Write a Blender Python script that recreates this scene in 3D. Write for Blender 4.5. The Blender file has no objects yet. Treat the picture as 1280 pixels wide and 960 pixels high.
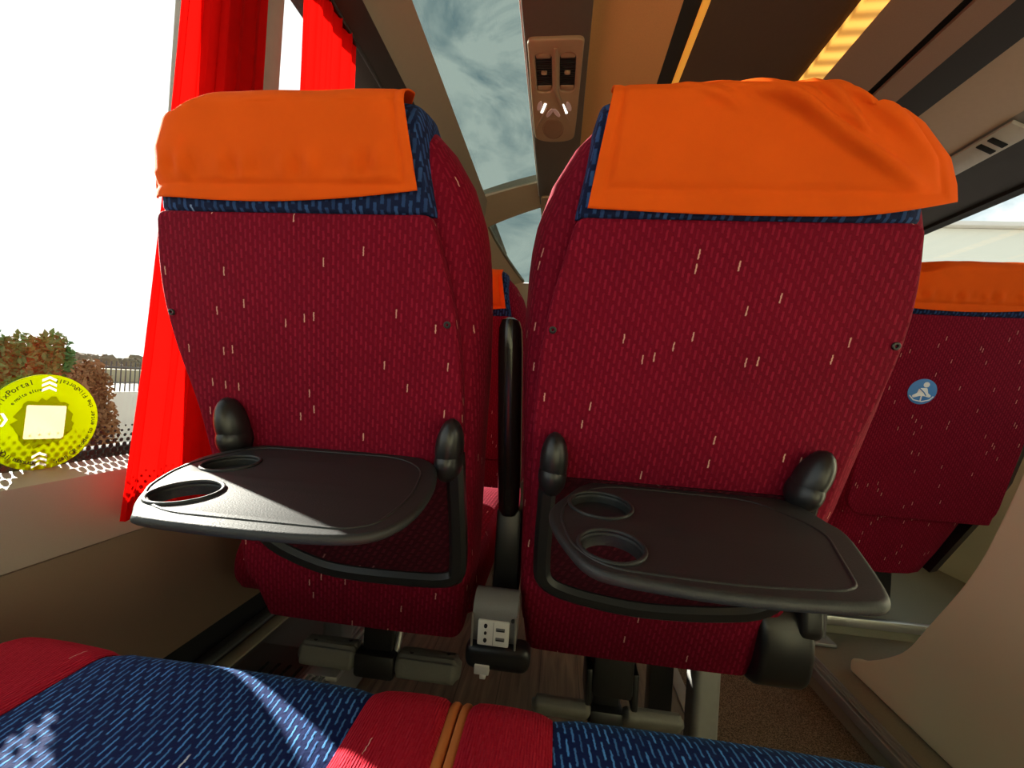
import bpy, bmesh, math, random
from mathutils import Vector, Matrix
random.seed(7)
C = bpy.context.scene
COL = C.collection
PI = math.pi

# ------------------------------------------------------------------ helpers
def interp(tab, x):
    if x <= tab[0][0]: return tab[0][1]
    for (a, u), (b, v) in zip(tab, tab[1:]):
        if x <= b: return u + (v-u)*(x-a)/(b-a)
    return tab[-1][1]

def chaikin(pts, n=2, closed=True):
    for _ in range(n):
        out = []
        m = len(pts)
        rng = range(m) if closed else range(m-1)
        if not closed: out.append(pts[0])
        for i in rng:
            a = Vector(pts[i]); b = Vector(pts[(i+1) % m])
            out.append(tuple(a*.75+b*.25)); out.append(tuple(a*.25+b*.75))
        if not closed: out.append(pts[-1])
        pts = out
    return pts

def round_poly(pts, r, n=6):
    """round each corner of a closed 2-D polygon; r a number or a list"""
    out = []
    m = len(pts)
    for i in range(m):
        rr = r[i] if isinstance(r, (list, tuple)) else r
        p0 = Vector(pts[i-1]); p = Vector(pts[i]); p1 = Vector(pts[(i+1) % m])
        a = (p0-p); b = (p1-p)
        d = min(rr, a.length*.48, b.length*.48)
        if d < 1e-5: out.append(tuple(p)); continue
        a = p + a.normalized()*d; b = p + b.normalized()*d
        for k in range(n+1):
            t = k/n
            q = a*(1-t)**2 + p*2*t*(1-t) + b*t*t
            out.append(tuple(q))
    return out

def circle(cx, cy, r, n=32, ry=None):
    ry = ry or r
    return [(cx+r*math.cos(2*PI*k/n), cy+ry*math.sin(2*PI*k/n)) for k in range(n)]

def eval_mesh(data):
    """mesh of a temporary curve or text"""
    o = bpy.data.objects.new('temporary', data); COL.objects.link(o)
    bpy.context.view_layer.update()
    dg = bpy.context.evaluated_depsgraph_get()
    me = bpy.data.meshes.new_from_object(o.evaluated_get(dg))
    bpy.data.objects.remove(o)
    return me

class MB:
    def __init__(s): s.bm = bmesh.new()
    def add_bm(s, bm2, M=None):
        if M is not None: bm2.transform(M)
        me = bpy.data.meshes.new('t'); bm2.to_mesh(me); bm2.free()
        s.bm.from_mesh(me); bpy.data.meshes.remove(me); return s
    def add_me(s, me, M=None):
        if M is not None: me.transform(M)
        s.bm.from_mesh(me); bpy.data.meshes.remove(me); return s
    def box(s, lo, hi, bev=.003, M=None, seg=2):
        b = bmesh.new(); bmesh.ops.create_cube(b, size=1)
        for v in b.verts:
            v.co = Vector([lo[i] + (v.co[i]+.5)*(hi[i]-lo[i]) for i in range(3)])
        if bev: bmesh.ops.bevel(b, geom=b.edges[:], offset=bev, segments=seg, profile=.5, affect='EDGES')
        return s.add_bm(b, M)
    def plate(s, outline, holes=(), t=.01, bev=.002, M=None, res=2):
        """flat plate in local XY, thickness 2*(t/2), rounded edges"""
        cu = bpy.data.curves.new('t', 'CURVE'); cu.dimensions = '2D'; cu.fill_mode = 'BOTH'
        cu.extrude = max(t/2-bev, 1e-5); cu.bevel_depth = bev; cu.bevel_resolution = res; cu.offset = -bev
        for pl in [outline]+list(holes):
            sp = cu.splines.new('POLY'); sp.points.add(len(pl)-1)
            for p, q in zip(sp.points, pl): p.co = (q[0], q[1], 0, 1)
            sp.use_cyclic_u = True
        me = eval_mesh(cu); bpy.data.curves.remove(cu)
        return s.add_me(me, M)
    def loft(s, rings, cap=True, closed=True, M=None):
        b = bmesh.new()
        R = [[b.verts.new(p) for p in r] for r in rings]
        n = len(R[0])
        for a, c in zip(R, R[1:]):
            for i in range(n if closed else n-1):
                j = (i+1) % n
                b.faces.new((a[i], a[j], c[j], c[i]))
        if cap:
            b.faces.new(R[0][::-1]); b.faces.new(R[-1])
        bmesh.ops.recalc_face_normals(b, faces=b.faces[:])
        return s.add_bm(b, M)
    def tube(s, path, r, n=12, cap=True, closed=False, M=None):
        P = [Vector(p) for p in path]; rings = []
        up = None
        m = len(P)
        for i, p in enumerate(P):
            if closed: t = P[(i+1) % m]-P[i-1]
            else: t = P[min(i+1, m-1)]-P[max(i-1, 0)]
            t.normalize()
            if up is None:
                up = Vector((0, 0, 1)) if abs(t.z) < .9 else Vector((1, 0, 0))
            a = t.cross(up)
            if a.length < 1e-6: a = t.orthogonal()
            a.normalize(); up = a.cross(t)
            rr = r[i] if isinstance(r, (list, tuple)) else r
            rings.append([p + (a*math.cos(2*PI*k/n)+up*math.sin(2*PI*k/n))*rr for k in range(n)])
        if closed: rings.append(rings[0])
        return s.loft(rings, cap and not closed, True, M)
    def ball(s, c, r, M=None, seg=20):
        b = bmesh.new(); bmesh.ops.create_uvsphere(b, u_segments=seg, v_segments=seg//2+2, radius=1)
        r = r if isinstance(r, (tuple, list)) else (r, r, r)
        for v in b.verts: v.co = Vector((v.co.x*r[0]+c[0], v.co.y*r[1]+c[1], v.co.z*r[2]+c[2]))
        return s.add_bm(b, M)
    def quad(s, pts):
        vs = [s.bm.verts.new(p) for p in pts]; s.bm.faces.new(vs); return s
    def text(s, body, size, M, t=.0003):
        cu = bpy.data.curves.new('t', 'FONT'); cu.body = body; cu.size = size; cu.extrude = t
        cu.align_x = 'CENTER'
        me = eval_mesh(cu); bpy.data.curves.remove(cu)
        return s.add_me(me, M)
    def build(s, name, mat, parent=None, frame=None, sharp=40, uvrot=0, mods=()):
        """frame: matrix whose inverse gives the coordinates the UV box projection works in"""
        bm = s.bm
        bmesh.ops.remove_doubles(bm, verts=bm.verts[:], dist=1e-6)
        uvl = bm.loops.layers.uv.get('UVMap') or bm.loops.layers.uv.new('UVMap')
        o0 = Vector((0, 0, 0))
        p = parent; UVO = (0, 0)
        rt = parent
        while rt is not None and rt.parent is not None: rt = rt.parent
        if rt: UVO = (round(rt.location.x*513)*.0173, round(rt.location.y*371)*.0191)
        while p is not None:
            o0 += p.location; p = p.parent
        inv = frame.inverted() if frame is not None else Matrix.Identity(4)
        bm.normal_update()
        for f in bm.faces:
            n = inv.to_3x3() @ f.normal
            ax = max(range(3), key=lambda i: abs(n[i]))
            for l in f.loops:
                c = inv @ l.vert.co
                u = {0: (c.y, c.z), 1: (c.x, c.z), 2: (c.x, c.y)}[ax]
                l[uvl].uv = (u[0]+UVO[0], u[1]+UVO[1])
        bmesh.ops.translate(bm, verts=bm.verts[:], vec=-o0)
        me = bpy.data.meshes.new(name); bm.to_mesh(me); bm.free()
        me.polygons.foreach_set('use_smooth', [True]*len(me.polygons))
        me.set_sharp_from_angle(angle=math.radians(sharp))
        o = bpy.data.objects.new(name, me); COL.objects.link(o)
        if mat: me.materials.append(mat)
        if parent: o.parent = parent
        for kind, kw in mods:
            m = o.modifiers.new(kind.lower(), kind)
            for k, v in kw.items(): setattr(m, k, v)
        return o

def thing(name, label, cat, loc, group=None):
    o = bpy.data.objects.new(name, None); COL.objects.link(o)
    o.empty_display_size = .05
    o.location = loc; o['label'] = label; o['category'] = cat
    if group: o['group'] = group
    bpy.context.view_layer.update()
    return o
def tag(o, label, cat, group=None, kind=None):
    o['label'] = label; o['category'] = cat
    if group: o['group'] = group
    if kind: o['kind'] = kind
    return o
def struct(o):
    o['kind'] = 'structure'; return o

# ------------------------------------------------------------------ materials
def mat(name): 
    m = bpy.data.materials.new(name); m.use_nodes = True
    nt = m.node_tree
    return m, nt, nt.nodes['Principled BSDF']
def N(nt, t, **kw):
    n = nt.nodes.new(t)
    for k, v in kw.items():
        if k.startswith('i_'):
            key = k[2:]
            key = int(key) if key.isdigit() else key.replace('_', ' ')
            n.inputs[key].default_value = v
        else: setattr(n, k, v)
    return n
def L(nt, a, b): nt.links.new(a, b)
def rgba(c): return (c[0], c[1], c[2], 1)

def plain(name, col, rough=.6, var=.08, bump=.0, scale=60, metal=0, spec=.5, coat=0):
    m, nt, p = mat(name)
    tc = N(nt, 'ShaderNodeTexCoord')
    no = N(nt, 'ShaderNodeTexNoise', i_Scale=scale, i_Detail=4.)
    L(nt, tc.outputs['Object'], no.inputs['Vector'])
    mx = N(nt, 'ShaderNodeMix', data_type='RGBA')
    mx.inputs[6].default_value = rgba([c*(1-var) for c in col]); mx.inputs[7].default_value = rgba([min(1, c*(1+var)) for c in col])
    L(nt, no.outputs['Fac'], mx.inputs[0]); L(nt, mx.outputs[2], p.inputs['Base Color'])
    p.inputs['Roughness'].default_value = rough; p.inputs['Metallic'].default_value = metal
    p.inputs['Specular IOR Level'].default_value = spec
    if coat: p.inputs['Coat Weight'].default_value = coat
    if bump:
        b = N(nt, 'ShaderNodeBump', i_Strength=bump, i_Distance=.001)
        L(nt, no.outputs['Fac'], b.inputs['Height']); L(nt, b.outputs['Normal'], p.inputs['Normal'])
    return m

def moquette(name, base, dash, fleck, cell=(.0075, .017), wid=.28, lng=.36, slant=.08, step=.382, dashmix=.6, fleck_p=.96, rough=.85, sheen=.25, rib=0):
    """woven seat fabric: staggered columns of short dashes, a few of them pale flecks"""
    m, nt, p = mat(name)
    uv = N(nt, 'ShaderNodeTexCoord')
    def mth(op, a, b=None, c=None):
        n = N(nt, 'ShaderNodeMath', operation=op)
        for i, v in enumerate((a, b, c)):
            if v is None: continue
            if isinstance(v, (int, float)): n.inputs[i].default_value = v
            else: L(nt, v, n.inputs[i])
        return n.outputs[0]
    wob = N(nt, 'ShaderNodeTexNoise', i_Scale=300., i_Detail=2.); L(nt, uv.outputs['UV'], wob.inputs['Vector'])
    sp = N(nt, 'ShaderNodeSeparateXYZ'); L(nt, uv.outputs['UV'], sp.inputs[0])
    w = mth('MULTIPLY', mth('SUBTRACT', wob.outputs['Fac'], .5), .0022)
    u = mth('DIVIDE', mth('ADD', mth('SUBTRACT', sp.outputs['X'], mth('MULTIPLY', sp.outputs['Y'], slant)), w), cell[0])
    iu = mth('FLOOR', u); fu = mth('ABSOLUTE', mth('SUBTRACT', mth('SUBTRACT', u, iu), .5))
    wn0 = N(nt, 'ShaderNodeTexWhiteNoise', noise_dimensions='1D'); L(nt, iu, wn0.inputs['W'])
    v = mth('ADD', mth('ADD', mth('DIVIDE', sp.outputs['Y'], cell[1]), mth('MULTIPLY', iu, step)), mth('MULTIPLY', wn0.outputs['Value'], .12))
    iv = mth('FLOOR', v); fv = mth('ABSOLUTE', mth('SUBTRACT', mth('SUBTRACT', v, iv), .5))
    cx = N(nt, 'ShaderNodeCombineXYZ'); L(nt, iu, cx.inputs[0]); L(nt, iv, cx.inputs[1])
    wn = N(nt, 'ShaderNodeTexWhiteNoise', noise_dimensions='2D'); L(nt, cx.outputs[0], wn.inputs['Vector'])
    def soft(x, lim, wd):
        r = N(nt, 'ShaderNodeMapRange'); r.inputs['From Min'].default_value = lim; r.inputs['From Max'].default_value = lim-wd
        L(nt, x, r.inputs['Value']); return r.outputs[0]
    mask = mth('MULTIPLY', soft(fu, wid, .10), soft(fv, lng, .06))
    k = mth('MULTIPLY', mask, mth('MULTIPLY', mth('ADD', mth('MULTIPLY', wn.outputs['Value'], .6), .4), dashmix))
    nb = N(nt, 'ShaderNodeTexNoise', i_Scale=9., i_Detail=3.); L(nt, uv.outputs['UV'], nb.inputs['Vector'])
    mb = N(nt, 'ShaderNodeMix', data_type='RGBA'); mb.inputs[6].default_value = rgba([c*.8 for c in base]); mb.inputs[7].default_value = rgba([c*1.2 for c in base])
    L(nt, nb.outputs['Fac'], mb.inputs[0])
    m1 = N(nt, 'ShaderNodeMix', data_type='RGBA'); m1.inputs[7].default_value = rgba(dash)
    L(nt, mb.outputs[2], m1.inputs[6]); L(nt, k, m1.inputs[0])
    sep = N(nt, 'ShaderNodeSeparateColor'); L(nt, wn.outputs['Color'], sep.inputs[0])
    fl = mth('GREATER_THAN', sep.outputs[1], fleck_p)
    fk = mth('MULTIPLY', mth('MULTIPLY', fl, mth('MULTIPLY', soft(fu, .15, .08), soft(fv, lng, .06))), .8)
    m2 = N(nt, 'ShaderNodeMix', data_type='RGBA'); m2.inputs[7].default_value = rgba(fleck)
    L(nt, m1.outputs[2], m2.inputs[6]); L(nt, fk, m2.inputs[0])
    L(nt, m2.outputs[2], p.inputs['Base Color'])
    p.inputs['Roughness'].default_value = rough; p.inputs['Specular IOR Level'].default_value = .12
    p.inputs['Sheen Weight'].default_value = sheen; p.inputs['Sheen Roughness'].default_value = .4
    p.inputs['Sheen Tint'].default_value = rgba([min(1, .05+c*1.6) for c in dash])
    hh = mth('ADD', wob.outputs['Fac'], mask)
    if rib:
        wv = N(nt, 'ShaderNodeTexWave', i_Scale=rib); wv.wave_type = 'BANDS'; wv.bands_direction = 'X'; wv.inputs['Distortion'].default_value = 1.2
        L(nt, uv.outputs['UV'], wv.inputs['Vector']); hh = mth('ADD', hh, wv.outputs['Fac'])
    bp = N(nt, 'ShaderNodeBump', i_Strength=.5, i_Distance=.0012)
    L(nt, hh, bp.inputs['Height']); L(nt, bp.outputs['Normal'], p.inputs['Normal'])
    return m

def cloth(name, col, trans=.3, sheen=.2, scale=900):
    m, nt, p = mat(name)
    tc = N(nt, 'ShaderNodeTexCoord')
    no = N(nt, 'ShaderNodeTexNoise', i_Scale=scale, i_Detail=2.); L(nt, tc.outputs['Object'], no.inputs['Vector'])
    n2 = N(nt, 'ShaderNodeTexNoise', i_Scale=14., i_Detail=3.); L(nt, tc.outputs['Object'], n2.inputs['Vector'])
    mx = N(nt, 'ShaderNodeMix', data_type='RGBA'); mx.inputs[6].default_value = rgba([c*.86 for c in col]); mx.inputs[7].default_value = rgba([min(1, c*1.12) for c in col])
    L(nt, n2.outputs['Fac'], mx.inputs[0]); L(nt, mx.outputs[2], p.inputs['Base Color'])
    p.inputs['Roughness'].default_value = .85; p.inputs['Specular IOR Level'].default_value = .1
    p.inputs['Sheen Weight'].default_value = sheen; p.inputs['Sheen Tint'].default_value = rgba(col)
    bp = N(nt, 'ShaderNodeBump', i_Strength=.25, i_Distance=.0006); L(nt, no.outputs['Fac'], bp.inputs['Height']); L(nt, bp.outputs['Normal'], p.inputs['Normal'])
    tr = N(nt, 'ShaderNodeBsdfTranslucent'); L(nt, mx.outputs[2], tr.inputs['Color'])
    ms = N(nt, 'ShaderNodeMixShader', i_0=trans); L(nt, p.outputs[0], ms.inputs[1]); L(nt, tr.outputs[0], ms.inputs[2])
    L(nt, ms.outputs[0], nt.nodes['Material Output'].inputs['Surface'])
    return m

def glass(name, col, gloss=.06):
    m, nt, p = mat(name); nt.nodes.remove(p)
    t = N(nt, 'ShaderNodeBsdfTransparent'); t.inputs['Color'].default_value = rgba(col)
    g = N(nt, 'ShaderNodeBsdfGlossy'); g.inputs['Roughness'].default_value = .02
    ms = N(nt, 'ShaderNodeMixShader', i_0=gloss); L(nt, t.outputs[0], ms.inputs[1]); L(nt, g.outputs[0], ms.inputs[2])
    L(nt, ms.outputs[0], nt.nodes['Material Output'].inputs['Surface'])
    return m

def emit(name, col, st, wave=0):
    m, nt, p = mat(name)
    p.inputs['Base Color'].default_value = rgba(col); p.inputs['Emission Color'].default_value = rgba(col)
    p.inputs['Emission Strength'].default_value = st
    if wave:   # separate diodes behind a diffuser
        tc = N(nt, 'ShaderNodeTexCoord'); w = N(nt, 'ShaderNodeTexWave', i_Scale=wave); w.bands_direction = 'Y'
        w.inputs['Distortion'].default_value = .6; w.inputs['Detail'].default_value = 1
        L(nt, tc.outputs['Object'], w.inputs['Vector'])
        r = N(nt, 'ShaderNodeMapRange'); r.inputs['To Min'].default_value = st*.45; r.inputs['To Max'].default_value = st*1.5
        L(nt, w.outputs['Fac'], r.inputs['Value']); L(nt, r.outputs[0], p.inputs['Emission Strength'])
    return m

RED = moquette('red_moquette', (.150, .002, .014), (.31, .012, .040), (.70, .40, .32), cell=(.0064, .0155), wid=.24, lng=.38, fleck_p=.975, dashmix=.65, sheen=.12)
NAVY = moquette('navy_moquette', (.008, .014, .05), (.045, .12, .34), (.3, .4, .6), cell=(.0085, .022), wid=.3, lng=.38, dashmix=.7, fleck_p=.995, sheen=.1)
BLUE = moquette('blue_moquette', (.007, .014, .085), (.12, .40, .95), (.8, .8, .8), cell=(.0054, .021), wid=.19, lng=.40, slant=-.10, dashmix=.85, fleck_p=.994, sheen=.1)
CRIMSON = moquette('crimson_moquette', (.40, .006, .022), (.52, .02, .045), (.85, .6, .5), cell=(.0030, .018), wid=.35, lng=.42, dashmix=.5, fleck_p=.992, rib=140)
NET = moquette('dark_net', (.03, .002, .006), (.10, .01, .02), (.2, .1, .1), cell=(.010, .010), slant=.6, dashmix=.5, fleck_p=.99, sheen=.0)
ORANGE = cloth('orange_cotton', (.93, .125, .008), trans=.22, sheen=.35)
CURTAIN = cloth('red_curtain', (.70, .003, .002), trans=.5, sheen=.05, scale=500)
PIPING = plain('orange_piping', (.62, .20, .05), .6)
BLACK = plain('black_plastic', (.016, .018, .018), .55, .25, .25, 700)
BLACKSM = plain('black_smooth_plastic', (.011, .011, .012), .36, .15)
GLOSSBLK = plain('glossy_black', (.010, .008, .008), .18, .1)
PITCH = plain('dark_recess', (.006, .006, .006), .9)
GREYPL = plain('grey_plastic', (.16, .155, .15), .5, .1, .2, 500)
FOOT = plain('footrest_grey', (.15, .145, .125), .5, .12, .3, 400)
ALU = plain('aluminium', (.55, .55, .53), .35, .1, 0, 40, metal=.9)
STEEL = plain('grey_steel', (.30, .30, .29), .45, .1, 0, 60, metal=.5)
WHITEPL = plain('white_plastic', (.80, .78, .72), .4)
BEIGE = plain('beige_laminate', (.68, .66, .46), .45, .05, .1, 900)
WALLLOW = plain('brown_beige_panel', (.27, .185, .135), .5, .06, .15, 900)
COVE = plain('cove_beige', (.46, .33, .22), .5, .05)
TAN = plain('ceiling_tan', (.74, .35, .12), .6, .1, .1, 300)
BROWN = plain('ceiling_brown', (.32, .18, .11), .6, .1, .1, 300)
DKBROWN = plain('ceiling_dark_brown', (.085, .038, .015), .6, .1)
DUCT = plain('duct_brown', (.11, .075, .055), .5, .1)
BLKBAND = plain('ceiling_black', (.018, .014, .012), .6)
SERVICE = plain('service_grey', (.24, .23, .20), .4)
UNIT = plain('service_unit_bronze', (.36, .22, .12), .42, .06)
CREAM = plain('cream_strip', (.40, .37, .24), .5)
PLAT = plain('platform_grey', (.23, .22, .15), .55, .15, .2, 200)

def wood(name):
    m, nt, p = mat(name)
    tc = N(nt, 'ShaderNodeTexCoord'); mp = N(nt, 'ShaderNodeMapping'); mp.inputs['Scale'].default_value = (22, 1.6, 1)
    L(nt, tc.outputs['Object'], mp.inputs['Vector'])
    no = N(nt, 'ShaderNodeTexNoise', i_Scale=3., i_Detail=8., i_Distortion=.6); L(nt, mp.outputs['Vector'], no.inputs['Vector'])
    br = N(nt, 'ShaderNodeTexBrick', offset=.4); br.inputs['Scale'].default_value = 1
    br.inputs['Brick Width'].default_value = .9; br.inputs['Row Height'].default_value = .1; br.inputs['Mortar Size'].default_value = .0012
    br.inputs['Color1'].default_value = (.7, .7, .7, 1); br.inputs['Color2'].default_value = (1, 1, 1, 1); br.inputs['Mortar'].default_value = (.3, .3, .3, 1)
    m2 = N(nt, 'ShaderNodeMapping'); m2.inputs['Rotation'].default_value = (0, 0, PI/2); L(nt, tc.outputs['Object'], m2.inputs['Vector']); L(nt, m2.outputs['Vector'], br.inputs['Vector'])
    cr = N(nt, 'ShaderNodeValToRGB'); e = cr.color_ramp.elements
    e[0].position = .3; e[0].color = (.075, .05, .032, 1); e[1].position = .75; e[1].color = (.25, .185, .125, 1)
    L(nt, no.outputs['Fac'], cr.inputs['Fac'])
    mx = N(nt, 'ShaderNodeMix', data_type='RGBA', blend_type='MULTIPLY', i_0=1.); L(nt, cr.outputs['Color'], mx.inputs[6]); L(nt, br.outputs['Color'], mx.inputs[7])
    L(nt, mx.outputs[2], p.inputs['Base Color']); p.inputs['Roughness'].default_value = .45
    return m
WOOD = wood('wood_vinyl')
def carpet(name):
    m, nt, p = mat(name)
    tc = N(nt, 'ShaderNodeTexCoord'); no = N(nt, 'ShaderNodeTexNoise', i_Scale=420., i_Detail=3.); L(nt, tc.outputs['Object'], no.inputs['Vector'])
    cr = N(nt, 'ShaderNodeValToRGB'); e = cr.color_ramp.elements
    e[0].position = .35; e[0].color = (.05, .035, .022, 1); e[1].position = .7; e[1].color = (.30, .22, .15, 1)
    L(nt, no.outputs['Fac'], cr.inputs['Fac']); L(nt, cr.outputs['Color'], p.inputs['Base Color'])
    bp = N(nt, 'ShaderNodeBump', i_Strength=.8, i_Distance=.003); L(nt, no.outputs['Fac'], bp.inputs['Height']); L(nt, bp.outputs['Normal'], p.inputs['Normal'])
    p.inputs['Roughness'].default_value = .95; p.inputs['Specular IOR Level'].default_value = .1
    return m
CARPET = carpet('brown_carpet')
WINGLASS = glass('window_glass', (.93, .95, .94), .04)
SKYGLASS = glass('tinted_roof_glass', (.46, .52, .50), .05)

# ------------------------------------------------------------------ camera
LEANA = math.radians(14)
cam = bpy.data.cameras.new('camera'); co = bpy.data.objects.new('camera', cam); COL.objects.link(co)
cam.sensor_fit = 'HORIZONTAL'; cam.sensor_width = 36; cam.lens = 36*520/1280
cam.clip_start = .02; cam.clip_end = 500
f, vpx, vpy, roll, CAMH = 520., 697., 486., .062, .75
rY = Vector(((vpx-640)/f, (vpy-480)/f, 1)).normalized()
xX = Vector((math.cos(roll), math.sin(roll), 0)); xX.z = -(xX.x*rY.x+xX.y*rY.y)/rY.z; xX.normalize()
zZ = xX.cross(rY)
if zZ.y > 0: zZ = -zZ
R = Matrix((xX, rY, zZ))            # rows: world axes in camera (x right, y down, z forward)
right = R @ Vector((1, 0, 0)); down = R @ Vector((0, 1, 0)); fwd = R @ Vector((0, 0, 1))
co.matrix_world = Matrix(((right.x, -down.x, -fwd.x, 0), (right.y, -down.y, -fwd.y, 0), (right.z, -down.z, -fwd.z, CAMH), (0, 0, 0, 1)))
C.camera = co

# ------------------------------------------------------------------ passenger seats
def lean_frame(xc, yo=0, zo=0):
    """columns: x (across), n (out of the back, towards the passenger behind), s (up along the back)"""
    c, s = math.cos(LEANA), math.sin(LEANA)
    M = Matrix(((1, 0, 0, xc), (0, -c, -s, .55+yo), (0, -s, c, .64+zo), (0, 0, 0, 1)))
    return M

HF_ = [(-.285, .196), (-.2, .208), (0, .214), (.1, .219), (.2, .220), (.27, .217), (.31, .210), (.36, .193), (.40, .168), (.43, .138), (.442, .105)]
HRO_ = [(-.29, .10), (-.235, .118), (-.215, .132), (-.167, .135), (-.02, .168), (.063, .178), (.15, .198), (.25, .206), (.31, .198), (.36, .18), (.4, .155), (.43, .12), (.442, .09)]
HRI_ = [(-.29, .196), (-.2, .207), (0, .208), (.15, .206), (.25, .198), (.31, .185), (.36, .165), (.4, .145), (.43, .115), (.442, .085)]

HF = [(a, b+.006) for a, b in HF_]; HRO = [(a, b+.012) for a, b in HRO_]; HRI = [(a, b+.005) for a, b in HRI_]
def ring_back(s, out, taper):
    hf = interp(HF, s); ro = interp(HRO, s) if taper else interp(HRI, s); ri = interp(HRI, s)
    fo = (min(hf, ro+.03) if s < .1 else hf)+.008
    k = max(0, (s-.395)/.05); d0 = -.045*k*k; d1 = -.15+.04*k*k
    d0 -= .014*max(0, min(1, (s+.18)/.05))
    pts = [(-ri*.85, d0), (-ri, d0-.004), (-hf, -.055), (-hf, -.115), (-hf*.8, d1), (0, d1+.012), (hf*.8, d1), (fo, -.115), (fo, -.055), (ro, d0-.004), (ro*.85, d0)]
    if out < 0: pts = [(-x, n) for x, n in pts]
    return [(x, n, s) for x, n in chaikin(pts, 3)]

def cover_sheet(out, M, wrinkle):
    """headrest cover draped over the top; out=+1: the long, rounded end is on the +x side"""
    nu, nv = 150, 150
    XI = [(.28, -.160), (.32, -.157), (.37, -.149), (.441, -.137), (.46, -.137)] if wrinkle == 'fold' else [(.28, -.156), (.33, -.153), (.37, -.147), (.441, -.138), (.46, -.137)]
    XO = [(.28, .224), (.33, .218), (.345, .214), (.372, .202), (.407, .170), (.438, .124), (.46, .118)] if wrinkle == 'fold' else \
         [(.28, .213), (.33, .211), (.387, .204), (.423, .184), (.437, .150), (.45, .137), (.46, .132)]
    prof = []
    for t in [i/nv for i in range(nv+1)]:
        # profile position: up the rear, over the top, down the front
        a = t*.42
        if a < .10: n, s = .013, .328+a
        elif a < .19:
            k = (a-.10)/.09; ang = k*PI/2
            n, s = .013-.055*(1-math.cos(ang)), .428+.024*math.sin(ang)
        elif a < .25: n, s = -.042-(a-.19), .452
        elif a < .32:
            k = (a-.25)/.07; ang = k*PI/2
            n, s = -.102-.055*math.sin(ang), .452-.03*(1-math.cos(ang))
        else: n, s = -.157, .422-(a-.32)
        prof.append((n, s))
    b = bmesh.new(); grid = []
    for j, (n, s) in enumerate(prof):
        row = []
        for i in range(nu+1):
            u = i/nu
            sb = s
            if j == 0 or True:
                # wavy lower hem on the rear
                if n > .01:
                    w = 1-(s-.328)/.10
                    if wrinkle == 'fold': sb = s + w*(-.005*math.sin(u*PI)*1.0 + .014*max(0, (u-.72)/.28)**1.5 - .006)
                    else: sb = s + w*(.012*(1-u)**2 - .002 + .006*u*u - .006*math.sin(u*PI))
            xi, xo = interp(XI, s), interp(XO, s)
            if n < -.03: xi += min(.022, (-.03-n)*.5)
            x = xi + (xo-xi)*u
            nn = n
            # rounded outer end: sheet falls away round the side
            e = max(0, (u-.80)/.20)
            rear = 1 if n > -.06 else (0 if n > -.10 else -1)
            if n > -.05: nn -= .035*e**2.5*(1 if wrinkle != 'fold' else .5)
            if abs(s-.452) < .03: sb -= (.030 if wrinkle == 'fold' else .018)*e**2
            # stitched hem
            if n > -.01:
                edge = min((sb-.322)/.02, (u)/.045, (1-u)/.05) if wrinkle == 'fold' else min((sb-.326)/.018, u/.04, (1-u)/.04)
                nn -= .0032*math.exp(-((edge-1)/.25)**2)
            amp = 0
            px, ps = x, s + (0 if n > -.05 else .0)
            if wrinkle == 'fold':
                lines = [((-.03, .445), (.06, .415), .006, .005), ((.00, .447), (.165, .352), .0115, .0055), ((.05, .447), (.105, .400), .008, .005),
                         ((.075, .448), (.155, .390), .006, .006), ((-.07, .446), (-.01, .420), .005, .005), ((.10, .447), (.19, .360), .005, .008), ((.02, .446), (.13, .385), .005, .004)]
                for (x0, s0), (x1, s1), am, wd in lines:
                    dx, ds = x1-x0, s1-s0; LL = math.hypot(dx, ds)
                    tt = ((px-x0)*dx+(ps-s0)*ds)/LL/LL
                    dd = abs((px-x0)*ds-(ps-s0)*dx)/LL
                    fade = max(0, min(1, (tt+.25)*3)) * max(0, min(1, (1.1-tt)*3))
                    amp += am*fade*math.exp(-(dd/wd)**2)
                if n < .0 and s > .44: amp += .0025*math.sin(px*70+1)*math.sin(px*31)
            else:
                env = math.exp(-((s-.365)/.012)**2)
                amp += .0030*env*(math.sin(px*150)+.6*math.sin(px*231+1))
                if -.02 < n: amp += .0018*math.exp(-((s-.347-.01*u)/.004)**2)*math.sin(px*22+.4)**2
                if s > .43: amp += .0012*math.sin(px*60)
            if n > -.03: nn += amp
            else: sb += amp*.7
            row.append(b.verts.new(M @ Vector((x*out, nn, sb))))
        grid.append(row)
    for j in range(nv):
        for i in range(nu):
            b.faces.new((grid[j][i], grid[j][i+1], grid[j+1][i+1], grid[j+1][i]))
    bmesh.ops.recalc_face_normals(b, faces=b.faces[:])
    m = MB(); m.add_bm(b); return m

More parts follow.
